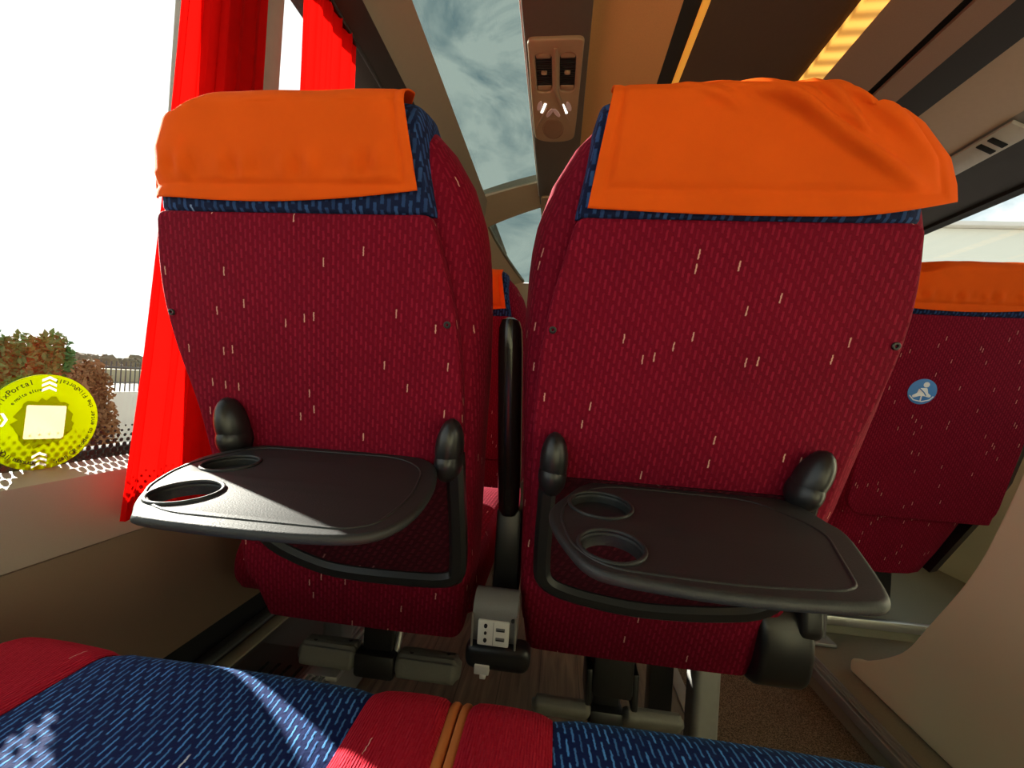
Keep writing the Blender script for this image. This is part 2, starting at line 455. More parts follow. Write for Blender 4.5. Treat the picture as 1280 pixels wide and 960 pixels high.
def seat_shell(root, xc, out, yo=0, zo=0, taper=True, wrinkle='fold', cushion=True):
    M = lean_frame(xc, yo, zo)
    ss = [-.285, -.26, -.235, -.218, -.2, -.16, -.1, -.04, .03, .1, .15, .2, .25, .28, .31, .335, .36, .38, .40, .415, .43, .438, .443]
    m = MB(); m.loft([[M @ Vector(p) for p in ring_back(s, out, taper)] for s in ss])
    m.build('backrest', RED, root, M, sharp=60)
    # rear fabric panel with piped seams
    ou = [(-.29, 0)] 
    pts = [(-.166, .314), (.190, .314), (.199, .255), (.2, .2), (.192, .14), (.172, .06), (.163, -.02), (.130, -.165), (-.195, -.165), (-.203, -.03), (-.205, .1), (-.196, .2)]
    if not taper: pts = [(-.166, .314), (.19, .314), (.199, .2), (.212, 0), (.205, -.283), (-.195, -.283), (-.203, -.03), (-.205, .1), (-.196, .2)]
    pts = [(x*out, s) for x, s in round_poly(pts, [.012, .012]+[.06]*(len(pts)-2), 5)]
    P = M @ Matrix(((1, 0, 0, 0), (0, 0, 1, .001), (0, 1, 0, 0), (0, 0, 0, 1)))
    m = MB(); m.plate(pts, (), .024, .006, P @ Matrix.Translation((0, 0, -.006)), 3)
    bp = m.build('back_panel', RED, root, M)
    for sx in ((-.186*out, .187), (.188*out, .187)):
        m = MB()
        m.plate(circle(sx[0], sx[1], .0045, 18), (circle(sx[0], sx[1], .0017, 8),), .003, .001, M @ Matrix(((1, 0, 0, 0), (0, 0, 1, .008), (0, 1, 0, 0), (0, 0, 0, 1))))
        m.build('screw', BLACKSM, bp, M)
    # blue head section
    BI = [(.29, -.172), (.315, -.170), (.37, -.160), (.41, -.155), (.441, -.147), (.448, -.13)]
    BO = [(.29, .200), (.33, .200), (.37, .190), (.41, .160), (.438, .118), (.448, .09)]
    rings = []
    for s in [.313, .318, .335, .355, .375, .395, .41, .424, .436, .444, .4475]:
        xi, xo = interp(BI, s), interp(BO, s); k = max(0, (s-.40)/.0475)
        n0, n1 = .009-.05*k*k, -.154+.035*k*k
        if s < .316: n0, n1 = .005, -.15
        q = [(xi, n0-.012), (xi+.012, n0), ((xi+xo)/2, n0+.001), (xo-.02, n0), (xo, n0-.03), (xo, n1+.03), (xo-.03, n1), (xi+.03, n1), (xi, n1+.03)]
        rings.append([M @ Vector((x*out, n, s)) for x, n in chaikin(q, 3)])
    m = MB(); m.loft(rings); m.build('headrest', NAVY, root, M, sharp=60)
    m = cover_sheet(out, M, wrinkle)
    m.build('headrest_cover', ORANGE, root, M, 80, mods=[('SOLIDIFY', {'thickness': .0018, 'offset': 1})])
    if cushion:
        prof = [(.66, .375), (.655, .43), (.69, .475), (.80, .485), (.98, .50), (1.06, .49), (1.08, .45), (1.07, .385), (1.02, .36), (.7, .36)]
        pr = chaikin(prof, 3)
        rings = []
        for x, k in [(-.213, .80), (-.209, .93), (-.195, 1), (-.1, 1), (0, .985), (.1, 1), (.195, 1), (.209, .93), (.213, .80)]:
            rings.append([(xc+x, yo+.865+(y-.865)*(.5+.5*k), zo+.43+(z-.43)*k) for y, z in pr])
        MB().loft(rings).build('seat_cushion', RED, root)
        MB().box((xc-.17, yo+.72, zo+.335), (xc+.17, yo+1.02, zo+.365), .01).build('seat_pan', BLACKSM, root)
    return M

def tray(root, outline, holes, plane, rim_in, name='tray_table'):
    """outline in world x,y on a tilted plane z = z0 + k (y-y0)"""
    y0, z0, k = plane
    a = math.atan(k)
    M = Matrix.Translation((0, y0, z0)) @ Matrix.Rotation(a, 4, 'X')
    loc = lambda p: (p[0], (p[1]-y0)/math.cos(a))
    ol = [loc(p) for p in outline]
    hs = [circle(*loc(h[:2]), h[2], 40, h[3]) for h in holes]
    m = MB(); m.plate(ol, hs, .0095, .0042, M @ Matrix.Translation((0, 0, -.00475)), 4)
    # raised rim bead inside the edge
    m.tube([M @ Vector((p[0], p[1], -.0004)) for p in [loc(q) for q in rim_in]], .0016, 8, closed=True)
    t = m.build(name, BLACK, root, sharp=50)
    for i, h in enumerate(holes):
        m = MB(); c = loc(h[:2])
        m.tube([M @ Vector((x, y, .0004)) for x, y in circle(c[0], c[1], h[2]+.0015, 48, h[3]+.0015)], .0020, 10, closed=True)
        # cylindrical wall below the ring
        r1 = circle(c[0], c[1], h[2]+.0006, 48, h[3]+.0006); r2 = circle(c[0], c[1], h[2]-.001, 48, h[3]-.001)
        m.loft([[M @ Vector((x, y, .001)) for x, y in r1], [M @ Vector((x, y, -.0125)) for x, y in r1], [M @ Vector((x, y, -.0125)) for x, y in r2], [M @ Vector((x, y, -.004)) for x, y in r2]], cap=False)
        if h[4]:   # closed, shallow recess
            m.loft([[M @ Vector((x, y, -.010)) for x, y in r1], [M @ Vector((x, y, -.0125)) for x, y in r1]])
        m.build('cup_holder', BLACK, t, sharp=50)
    return t

def pivot(root, M, x, s, tilt, sx, big=.86):
    """black hinge cover: tall upper lobe over a rounded lower lobe"""
    m = MB()
    T = M @ Matrix.Translation((x, .018, s)) @ Matrix.Rotation(tilt, 4, 'Y') @ Matrix.Scale(big, 4)
    up = []
    for i in range(13):
        t = i/12; z = -.012+.056*t
        w = .019*math.sqrt(max(0, 1-((t-.25)/.76)**2)) + .0003; d = .026*math.sqrt(max(0, 1-((t-.2)/.81)**2)) + .0003
        up.append([T @ Vector((w*math.cos(2*PI*k/20), d*math.sin(2*PI*k/20)+.006, z)) for k in range(20)])
    m.loft(up)
    lo = []
    for i in range(11):
        t = i/10; z = -.046+.046*t
        w = .0195*math.sqrt(max(0, 1-((t-.6)/.62)**2)) + .0003; d = .03*math.sqrt(max(0, 1-((t-.6)/.62)**2)) + .0003
        lo.append([T @ Vector((w*math.cos(2*PI*k/20)+.001*sx, d*math.sin(2*PI*k/20)+.006, z)) for k in range(20)])
    m.loft(lo)
    m.build('tray_hinge', BLACKSM, root, sharp=70)

def pocket(root, M, path, net, w=.0115):
    m = MB(); P = chaikin(path, 2, False)
    rings = []
    n = len(P)
    for i, p in enumerate(P):
        a = Vector(P[max(i-1, 0)]); b = Vector(P[min(i+1, n-1)]); t = (b-a).normalized(); q = Vector((-t.y, t.x))
        ww = w
        sec = [(-ww, .004), (-ww, .016), (-ww*.5, .022), (ww*.5, .022), (ww, .016), (ww, .004)]
        rings.append([M @ Vector((p[0]+q.x*u, v, p[1]+q.y*u)) for u, v in sec])
    m.loft(rings); fr = m.build('pocket_frame', BLACKSM, root, M)
    m = MB(); m.plate(net, (), .004, .001, M @ Matrix(((1, 0, 0, 0), (0, 0, 1, .011), (0, 1, 0, 0), (0, 0, 0, 1))))
    m.build('pocket_net', NET, root, M)

# ---- left seat (window side)
XL, XR = -.325, .176
seatL = thing('bus_seat', 'red bus seat back with orange headrest cover beside the window and red curtain', 'seat', (XL, .65, 0))
ML = seat_shell(seatL, XL, -1, wrinkle='pucker')
olL = [(-.340, .304), (-.349, .314), (-.371, .335), (-.403, .381), (-.427, .447), (-.428, .480), (-.412, .525), (-.385, .545), (-.190, .545), (-.160, .530), (-.142, .505), (-.124, .440), (-.119, .370), (-.128, .330), (-.148, .311), (-.190, .304), (-.26, .301)]
rimL = round_poly([(-.330, .318), (-.384, .352), (-.414, .42), (-.415, .47), (-.395, .525), (-.20, .530), (-.155, .49), (-.137, .40), (-.143, .335), (-.165, .320)], .035, 6)
tL = tray(seatL, chaikin(olL, 2), [(-.344, .360, .028, .029, 0), (-.374, .450, .027, .029, 1)], (.31, .625, .098), rimL)
pivot(seatL, ML, -.432-XL, .039, -.15, -1, .9); pivot(seatL, ML, -.132-XL, .031, .10, 1, .92)
pocket(seatL, ML, [(-.432-XL, .01), (-.430-XL, -.10), (-.405-XL, -.142), (-.35-XL, -.166), (-.30-XL, -.178), (-.20-XL, -.177), (-.130-XL, -.172), (-.121-XL, -.15), (-.128-XL, .02)],
       [(-.425-XL, 0), (-.422-XL, -.10), (-.40-XL, -.135), (-.30-XL, -.17), (-.135-XL, -.165), (-.128-XL, 0)])
# right seat
seatR = thing('bus_seat', 'red bus seat back with orange headrest cover beside the aisle', 'seat', (XR, .65, 0))
MR = seat_shell(seatR, XR, 1, wrinkle='fold')
olR = [(.21, .290), (.224, .297), (.234, .312), (.258, .367), (.285, .434), (.284, .462), (.288, .50), (.284, .535), (.250, .550), (.085, .552), (.058, .548), (.035, .525), (.015, .47), (.002, .435), (-.002, .410), (.004, .37), (.018, .325), (.028, .303), (.045, .292), (.126, .282)]
rimR = round_poly([(.20, .305), (.215, .315), (.262, .43), (.235, .52), (.07, .528), (.03, .49), (.009, .41), (.019, .335), (.042, .302), (.126, .296)], .03, 6)
tR = tray(seatR, chaikin(olR, 2), [(.0505, .342, .0245, .032, 0), (.052, .449, .031, .042, 1)], (.29, .625, .035), rimR)
pivot(seatR, MR, .001-XR, .024, .0, -1, .9); pivot(seatR, MR, .299-XR, .029, .35, 1, .86)
pocket(seatR, MR, [(-.004-XR, .02), (-.008-XR, -.13), (-.003-XR, -.155), (.02-XR, -.168), (.07-XR, -.178), (.131-XR, -.184), (.22-XR, -.178), (.285-XR, -.165), (.305-XR, -.13), (.308-XR, .02)],
       [(.002-XR, 0), (0-XR, -.15), (.03-XR, -.162), (.131-XR, -.176), (.27-XR, -.16), (.298-XR, -.13), (.30-XR, 0)])

# side trim of the aisle seat, its leg and its recliner housing
m = MB(); pts = round_poly([(.60, .475), (.585, .42), (.60, .36), (.66, .345), (.76, .35), (.80, .40), (.78, .47), (.69, .49)], .03, 5)
m.plate(pts, (), .07, .01, Matrix(((0, 0, 1, .325), (1, 0, 0, 0), (0, 1, 0, 0), (0, 0, 0, 1))), 3)
m.build('side_cover', BLACKSM, seatR)
m = MB(); m.plate(round_poly([(.59, .50), (.585, .44), (.62, .43), (.66, .45), (.66, .51), (.62, .52)], .02, 5), (), .03, .008, Matrix(((0, 0, 1, .352), (1, 0, 0, 0), (0, 1, 0, 0), (0, 0, 0, 1))), 3)
m.build('side_cover', BLACKSM, seatR)
def floor_leg(root, x, y, z0=.0, z1=.33):
    m = MB(); m.box((x-.024, y-.03, z0), (x+.024, y+.03, z1), .012, seg=4); m.box((x-.035, y-.06, z0), (x+.035, y+.06, z0+.012), .004)
    return m.build('leg', STEEL, root)
floor_leg(seatR, .315, .85); floor_leg(seatL, -.46, .90, .10, .33)
MB().box((.235, .93, .0), (.285, .965, .33), .004).build('seat_bracket', BLACKSM, seatR)

def ridged_pad(m, x0, x1, y, z, ry, rz, tilt):
    rings = []
    nseg = 26
    for i in range(nseg+1):
        t = i/nseg; x = x0+(x1-x0)*t
        e = min(t, 1-t)*2; k = min(1, (e/.16))**.5 if e < .16 else 1
        k = max(k, .55)
        ring = []
        for a in range(120):
            an = 2*PI*a/120; cs, sn = math.cos(an), math.sin(an)
            p = 2.8
            rr = (abs(cs)**p+abs(sn)**p)**(-1/p)
            u = ry*rr*cs*k; v = rz*rr*sn*k
            if sn > .25: v += .0018*math.cos(u/ry*20)*(1 if e > .12 else 0)
            ct, st = math.cos(tilt), math.sin(tilt)
            ring.append((x, y+u*ct-v*st, z+u*st+v*ct))
        rings.append(ring)
    m.loft(rings)
# footrests hang under the seats
def footrest(root, xa, xb, xc0, xc1, y, z, ry, rz, tilt, ztop):
    m = MB(); m.box((xc0, y-.026, z-.026), (xc1, y+.026, z+.022), .008)
    xm = (xc0+xc1)/2; hw = (xc1-xc0)/2
    m.box((xm-hw*.75, y-.008, z), (xm+hw*.75, y+.012, ztop), .004)
    b = m.build('footrest', BLACKSM, root)
    for x0, x1 in ((xa, xc0+.004), (xc1-.004, xb)):
        m = MB(); ridged_pad(m, x0, x1, y, z, ry, rz, tilt); p = m.build('foot_pad', FOOT, b, sharp=70)
        for sx in (.25, .8):
            xx = x0+(x1-x0)*sx
            m = MB(); q = Matrix.Translation((xx, y+(sx-.5)*ry*1.6*math.cos(tilt)*.5, z+rz*math.cos(tilt)+.001)) @ Matrix.Rotation(tilt, 4, 'X')
            m.plate(circle(0, 0, .004, 14), (), .002, .0006, q); m.build('screw', BLACKSM, p)
    return b
bL = footrest(seatL, -.482, -.154, -.362, -.280, .80, .192, .026, .024, -.2, .33)
for x in (-.35, -.285):
    MB().tube([(x, .80, .20), (x, .86, .34)], .007, 10).build('strut', ALU, bL)
bR = footrest(seatR, -.012, .262, .094, .156, .80, .148, .046, .014, -.75, .25)
m = MB(); m.box((.090, .73, .225), (.160, .85, .33), .008); m.box((.080, .735, .205), (.092, .80, .27), .004); m.box((.158, .735, .205), (.170, .80, .27), .004); m.build('bracket', BLACKSM, bR)

# armrest folded up between the two seats: belongs to the window seat
m = MB()
arm = []
for z, w, d in [(.55, .013, .022), (.56, .0165, .028), (.6, .0175, .03), (.7, .0178, .031), (.8, .0175, .03), (.83, .0165, .028), (.842, .013, .023), (.846, .006, .012)]:
    yy = .655-(z-.55)*.22
    arm.append([(-.0665-.014*(z-.55)/.3*0+(-.006+.018*(.846-z)/.3*.5)+w*sx, yy+d*sy, z) for sx, sy in chaikin([(-1, -1), (1, -1), (1, 1), (-1, 1)], 3)])
m.loft(arm); ar = m.build('armrest', GLOSSBLK, seatL)
MB().box((-.082, .64, .42), (-.042, .70, .56), .006).build('armrest_pivot', BLACKSM, seatL)

# power outlet box hanging between the seats
out_ = thing('power_outlet', 'grey power outlet box with white sockets hanging between the two red seats', 'power outlet', (-.064, .57, .36))
m = MB()
prof = chaikin([(.556, .398), (.552, .448), (.566, .465), (.585, .467), (.597, .455), (.597, .398)], 2)
m.loft([[(x, y, z) for y, z in prof] for x in (-.0945, -.093, -.036, -.0345)])
hs = m.build('housing', GREYPL, out_)
for x in (-.0935, -.0355):
    m = MB(); m.tube([(x, .5525, .40), (x, .549, .445)], .0015, 8); m.build('edge_trim', ALU, hs)
Fm = Matrix(((1, 0, 0, 0), (0, 0, -1, .553), (0, 1, 0, 0), (0, 0, 0, 1))) 
m = MB(); m.plate(round_poly([(-.086, .403), (-.044, .403), (-.044, .436), (-.086, .436)], .002, 3), (), .005, .001, Fm)
fp = m.build('socket_plate', WHITEPL, out_)
Fs = Matrix(((1, 0, 0, 0), (0, 0, -1, .5502), (0, 1, 0, 0), (0, 0, 0, 1)))
for zc_, rr in ((.429, .0024), (.4195, .0018), (.410, .0024)):
    m = MB(); m.plate(circle(-.0755, zc_, rr, 14, rr*1.25), (), .0012, .0002, Fs); m.build('socket_hole', PITCH, fp)
for zc_ in (.4255, .413):
    m = MB(); m.plate(round_poly([(-.0615, zc_-.0022), (-.0495, zc_-.0022), (-.0495, zc_+.0022), (-.0615, zc_+.0022)], .0006, 2), (), .0012, .0002, Fs); p = m.build('usb_port', GREYPL, fp)
    MB().box((-.0605, .5488, zc_-.0012), (-.0505, .5498, zc_-.0002), 0).build('contact', PITCH, p)
m = MB(); m.plate([(-.0652, .4045), (-.0648, .4045), (-.0648, .4345), (-.0652, .4345)], (), .0012, .0001, Fs); m.build('seam', GREYPL, fp)
m = MB(); m.plate(circle(-.040, .438, .0026, 14), (), .003, .0006, Fm); m.build('screw', BLACKSM, out_)
MB().box((-.104, .555, .362), (-.014, .592, .399), .014, seg=4).build('junction_box', BLACKSM, out_)
m = MB(); m.box((-.088, .552, .362), (-.068, .575, .374), .001); m.box((-.080, .551, .357), (-.072, .57, .363), .001); m.build('connector', WHITEPL, out_)

# ---- seat one row ahead, seen through the gap, and the one across the aisle
ahead = thing('bus_seat', 'red and navy seat seen through the gap between the two seat backs', 'seat', (XL, 1.45, 0))
seat_shell(ahead, XL, -1, .80, .02, wrinkle='pucker'); floor_leg(ahead, XL-.1, 1.68, .10, .34); floor_leg(ahead, XL+.15, 1.68, 0, .34)
across = thing('bus_seat', 'red seat across the aisle with a round blue seat belt sticker on its back', 'seat', (1.085, 1.40, .06))
MA = seat_shell(across, 1.085, -1, .745, .065, taper=False, wrinkle='pucker')
m = MB()
m.loft([[MA @ Vector((x, n, s)) for x, n in chaikin([(-h, -.004), (h2, -.004), (h2, -.12), (-h, -.12)], 2)] for s, h, h2 in [(-.475, .225, .085), (-.40, .226, .120), (-.27, .226, .170), (-.16, .222, .21)]])
m.build('back_skirt', RED, across, MA)
MB().box((.98, 1.62, .06), (1.22, 1.80, .40), .01).build('plinth', BLACKSM, across)
floor_leg(across, .875, 1.46, .0, .30)
m = MB()
m.loft([[MA @ Vector(p+(q,)) for p in [(h, -.02), (h+.028, -.03), (h+.028, -.12), (h, -.12)]] for q, h in [(-.47, .092), (-.27, .178), (-.16, .214), (.02, .226), (.06, .228)]])
m.build('side_cover', BLACKSM, across)
BLUEST = plain('sticker_blue', (.06, .24, .62), .4); WHITEST = plain('sticker_white', (.85, .87, .9), .4)
sc = (.996-1.085, .105)          # centre on the back
Q = MA @ Matrix(((1, 0, 0, sc[0]), (0, 0, 1, .0085), (0, 1, 0, sc[1]), (0, 0, 0, 1)))
m = MB(); m.plate(circle(0, 0, .036, 48), (), .0012, .0003, Q); st = m.build('seat_belt_sticker', BLUEST, across)
st['label'] = 'round blue sticker with a white belted figure'
def icon(name, outline, dz=.0009):
    m = MB(); m.plate(outline, (), .0009, .0002, Q @ Matrix.Translation((0, 0, dz))); return m.build(name, WHITEST, st)
icon('head_symbol', circle(.006, .020, .0075, 24))
icon('body_symbol', round_poly([(-.010, .010), (.010, .011), (.015, -.004), (.024, -.010), (.021, -.016), (.006, -.012), (-.004, -.012), (-.020, -.018), (-.024, -.012), (-.012, -.004)], .003, 4))
m = MB(); m.tube([Q @ Vector((x, y, .001)) for x, y in [(-.030, -.012), (-.018, -.024), (.004, -.028), (.022, -.022), (.030, -.012)]], .0016, 8); m.tube([Q @ Vector((x, y, .001)) for x, y in [(0, -.012), (0, -.028)]], .0016, 8); m.build('wheel_symbol', WHITEST, st)
m = MB(); m.tube([Q @ Vector((x, y, .0018)) for x, y in [(-.010, .010), (.004, -.002), (.010, -.010)]], .0013, 8); m.build('belt_symbol', BLUEST, st)

# ---- own row: two seat cushions at the bottom of the picture
def own_cushion(label, xa, xb, b0, b1, pipes):
    root = thing('bus_seat', label, 'seat', ((xa+xb)/2, .1, 0))
    def prof(dz, dy):
        top = [(-.16, .470), (.0, .476), (.15, .478), (.28, .478)]
        arc = [(.335+.042*math.sin(a), .436+.042*math.cos(a)) for a in [PI/2*i/8 for i in range(9)]]
        low = [(.372, .38), (.36, .355), (.30, .345), (-.16, .345)]
        return [(y+(dy if y > .2 else 0), z+dz) for y, z in top+arc] + low
    def part(name, x0, x1, fn, mt, uvrot=0):
        n = 14; rings = []
        for i in range(n+1):
            x = x0+(x1-x0)*i/n; dz, dy = fn(x)
            rings.append([(x, y, z) for y, z in prof(dz, dy)])
        return MB().loft(rings).build(name, mt, root, sharp=60)
    mid = (b0+b1)/2; hw = (b1-b0)/2
    cen = lambda x: (.002*(1-((x-mid)/hw)**2)-.0005-.003*math.exp(-(min(x-b0, b1-x)/.006)**2), 0)
    def bol(edge, seam):
        def fn(x):
            t = (x-edge)/(seam-edge)
            e = -.007*max(0, 1-t/.15)**2
            return (.004*math.sin(PI*min(1, t*.75+.2))+e-.003*math.exp(-((t-1)*abs(seam-edge)/.006)**2), -.004*max(0, 1-t/.2)**2)
        return fn
    part('seat_pad', b0, b1, cen, BLUE)
    part('side_bolster', xa, b0, bol(xa, b0), CRIMSON); part('side_bolster', b1, xb, bol(xb, b1), CRIMSON)
    for x, sg, e in pipes:
        p = [(x, y, z) for y, z in [(q[0]+.001, q[1]-.003) for q in prof(-.002, 0)[:13]]]
        MB().tube(p, .0048, 10).build('piping', PIPING, root)
    MB().box((xa+.03, -.12, .30), (xb-.03, .30, .35), .01).build('seat_pan', BLACKSM, root)
    floor_leg(root, xa+.12 if xa < -.3 else xb-.12, .1, .10 if xa < -.3 else 0, .31); floor_leg(root, xb-.1 if xa < -.3 else xa+.1, .1, 0, .31)
own_cushion('blue dashed seat cushion with red bolsters nearest the window wall', -.512, -.0705, -.406, -.144, [(-.0705, 1, 0)])
own_cushion('blue dashed seat cushion with red bolsters nearest the aisle', -.0605, .386, .013, .290, [(-.0605, -1, 0)])

# ------------------------------------------------------------------ bus body
Y0, Y1 = -2.4, 3.3
def strip(name, prof, mt, y0=Y0, y1=Y1, t=.012, closed=False):
    """profile (x,z) polyline extruded along the bus, given thickness upward/outward"""
    m = MB()
    P = [Vector(p) for p in prof]; off = []
    for i, p in enumerate(P):
        a = P[max(i-1, 0)]; b = P[min(i+1, len(P)-1)]; d = (b-a).normalized(); off.append(p+Vector((-d.y, d.x))*t)
    ring = [tuple(p) for p in P]+[tuple(p) for p in off[::-1]]
    m.loft([[(x, y, z) for x, z in ring] for y in (y0, y1)])
    return struct(m.build(name, mt))
# left wall
strip('wall_left', [(-.74, .26), (-.625, .26), (-.618, .275), (-.612, .498), (-.600, .505)], WALLLOW, t=.008)
strip('trim_28', [(-.600, .505), (-.603, .515), (-.628, .580), (-.637, .590), (-.70, .598)], plain('sill_grey', (.34, .31, .27), .5, .05, .1, 900), t=.008)
strip('trim_1', [(-.76, .11), (-.76, .262)], PITCH, t=.01)
m = MB(); m.box((-.80, Y0, -.2), (-.768, Y1, .60), .004); m.box((-.775, Y0, .262), (-.735, Y1, .272), .001); struct(m.build('trim_30', PITCH))
m = MB(); m.box((-.76, Y0, -.12), (-.44, Y1, .10), .004); struct(m.build('trim_2', GREYPL))
m = MB(); m.box((-.702, Y0, .10), (-.668, Y1, .106), .002); struct(m.build('trim_3', CREAM))
m = MB(); m.box((-.735, Y0, .10), (-.712, Y1, .108), .002); struct(m.build('trim_4', plain('dull_green_strip', (.14, .15, .13), .6)))
m = MB(); m.box((-.495, Y0, .10), (-.45, Y1, .103), .001)
for x in (-.492, -.479, -.466, -.453): m.box((x-.003, Y0, .10), (x+.003, Y1, .110), .001)
struct(m.build('trim_5', ALU))
m = MB()
m.box((-.66, Y0, .10), (-.51, .93, .102), .001); hc = struct(m.build('trim_6', plain('heater_cover', (.09, .07, .06), .4)))
for i in range(4):
    x = -.60+.026*i
    m = MB(); m.plate(round_poly([(x-.004, .80), (x+.004, .80), (x+.004, .87), (x-.004, .87)], .004, 4), (), .002, .0004, Matrix.Translation((0, 0, .1025)))
    m.build('vent_slot', PITCH, hc)
# windows on the left
def pane(name, pts, mt, t=.006):
    m = MB(); P = [Vector(p) for p in pts]; n = (P[1]-P[0]).cross(P[2]-P[0]).normalized()*t
    m.loft([[tuple(p) for p in P], [tuple(p+n) for p in P]]); return struct(m.build(name, mt))
w1 = pane('window_1', [(-.70, Y0, .59), (-.70, .72, .59), (-.70, .72, 1.71), (-.70, Y0, 1.71)], WINGLASS)
w2 = pane('window_2', [(-.70, .80, .59), (-.70, 1.45, .59), (-.70, 1.45, 1.71), (-.70, .80, 1.71)], WINGLASS)
m = MB(); m.box((-.74, 1.44, .58), (-.66, Y1, 1.72), .01); struct(m.build('sun_block_panel', BEIGE))  # solid panel added in place of glass to keep sun off the partition
m = MB(); m.box((-.72, .662, .59), (-.635, .832, 1.72), .006); struct(m.build('trim_7', plain('pillar_grey', (.30, .27, .21), .5)))
strip('trim_8', [(-.715, 1.675), (-.60, 1.70), (-.563, 1.722)], BLKBAND, t=-.01)
# printed dots along the lower edge of the glass
def frit_mat():
    m, nt, p = mat('window_dots')
    tc = N(nt, 'ShaderNodeTexCoord'); sp = N(nt, 'ShaderNodeSeparateXYZ'); L(nt, tc.outputs['Object'], sp.inputs[0])
    P = .0105
    def mth(op, a, b=None):
        n = N(nt, 'ShaderNodeMath', operation=op)
        for i, v in enumerate((a, b)):
            if v is None: continue
            if isinstance(v, (int, float)): n.inputs[i].default_value = v
            else: L(nt, v, n.inputs[i])
        return n.outputs[0]
    row = mth('DIVIDE', sp.outputs['Z'], P*.72); ri = mth('FLOOR', row)
    fz = mth('SUBTRACT', mth('SUBTRACT', row, ri), .5)
    odd = mth('MULTIPLY', mth('MODULO', ri, 2.), .5)
    u = mth('ADD', mth('DIVIDE', sp.outputs['Y'], P), odd)
    fu = mth('SUBTRACT', mth('SUBTRACT', u, mth('FLOOR', u)), .5)
    d = mth('SQRT', mth('ADD', mth('POWER', fu, 2.), mth('POWER', mth('MULTIPLY', fz, .72), 2.)))
    rad = N(nt, 'ShaderNodeMapRange'); rad.inputs['From Min'].default_value = .592; rad.inputs['From Max'].default_value = .652; rad.inputs['To Min'].default_value = .50; rad.inputs['To Max'].default_value = .12
    L(nt, sp.outputs['Z'], rad.inputs['Value'])
    fac = mth('LESS_THAN', d, rad.outputs[0])
    solid = mth('LESS_THAN', sp.outputs['Z'], .596)
    fac = mth('MAXIMUM', fac, solid)
    p.inputs['Base Color'].default_value = (.02, .02, .02, 1); p.inputs['Roughness'].default_value = .5
    t = N(nt, 'ShaderNodeBsdfTransparent'); ms = N(nt, 'ShaderNodeMixShader'); L(nt, fac, ms.inputs[0]); L(nt, t.outputs[0], ms.inputs[1]); L(nt, p.outputs[0], ms.inputs[2])
    L(nt, ms.outputs[0], nt.nodes['Material Output'].inputs['Surface'])
    return m
m = MB(); m.quad([(-.698, Y0, .59), (-.698, .72, .59), (-.698, .72, .652), (-.698, Y0, .652)]); fo = m.build('window_dots', frit_mat(), w1)
# ceiling, left to right
strip('trim_9', [(-.564, 1.722), (-.53, 1.765), (-.468, 1.803)], plain('cove_olive', (.26, .19, .125), .5, .05), Y0, Y1, t=.02)
pane('window_3', [(-.50, Y0, 1.822), (-.15, Y0, 1.842), (-.15, 2.36, 1.842), (-.50, 2.36, 1.822)], SKYGLASS)
m = MB(); m.box((-.165, Y0, 1.80), (.032, Y1, 1.92), .004); struct(m.build('trim_10', DUCT))
m = MB(); m.box((-.172, Y0, 1.81), (-.160, 2.3, 1.86), .002); struct(m.build('trim_11', WHITEPL))
strip('ceiling', [(.030, 1.865), (.284, 1.86)], TAN)
strip('trim_12', [(.284, 1.862), (.336, 1.862)], BLKBAND)
strip('trim_13', [(.358, 1.868), (.46, 1.885), (.66, 1.885), (.762, 1.868)], DKBROWN)
strip('trim_14', [(.826, 1.855), (.99, 1.83)], BROWN)
strip('trim_15', [(.985, 1.85), (1.025, 1.842)], PITCH)
strip('trim_16', [(1.02, 1.828), (1.102, 1.815)], BROWN)
strip('trim_17', [(1.10, 1.82), (1.212, 1.795)], BLKBAND)
strip('trim_18', [(1.21, 1.80), (1.437, 1.74)], COVE)
strip('trim_19', [(1.435, 1.745), (1.52, 1.702)], SERVICE)
strip('trim_20', [(1.518, 1.705), (1.70, 1.635)], BLKBAND)
# roof shell above the trims
m = MB(); m.box((-.165, Y0, 1.92), (1.75, Y1, 1.95), 0); m.box((1.70, Y0, 1.62), (1.75, Y1, 1.95), 0); struct(m.build('trim_21', PITCH))
# the amber light strips
m = MB(); m.box((.336, Y0, 1.856), (.358, Y1, 1.872), .003); yl = tag(m.build('light_strip', emit('amber_dim', (1, .42, .05), .32)), 'thin amber light line on the ceiling beside the tan panel', 'light')
m = MB(); m.box((.762, Y0, 1.850), (.826, Y1, 1.870), .003); ls = tag(m.build('light_strip', emit('amber_led', (1, .50, .09), .75, 5.5)), 'wide golden light strip running along the middle of the dark ceiling', 'light')

# right wall and window
strip('wall_right', [(1.72, 0), (1.72, .80)], BEIGE, t=-.02)
pane('window_4', [(1.72, Y0, .79), (1.72, Y1, .79), (1.72, Y1, 1.64), (1.72, Y0, 1.64)], WINGLASS)
# rear and front walls
m = MB(); m.box((-.76, Y0-.03, -.2), (1.75, Y0, 1.95), 0); struct(m.build('wall_rear', BEIGE))
m = MB(); m.box((-.76, Y1-.02, -.2), (1.75, Y1+.02, 1.57), .004); m.box((-.165, Y1-.02, 1.57), (1.75, Y1+.02, 1.95), .004); struct(m.build('wall_front', COVE))
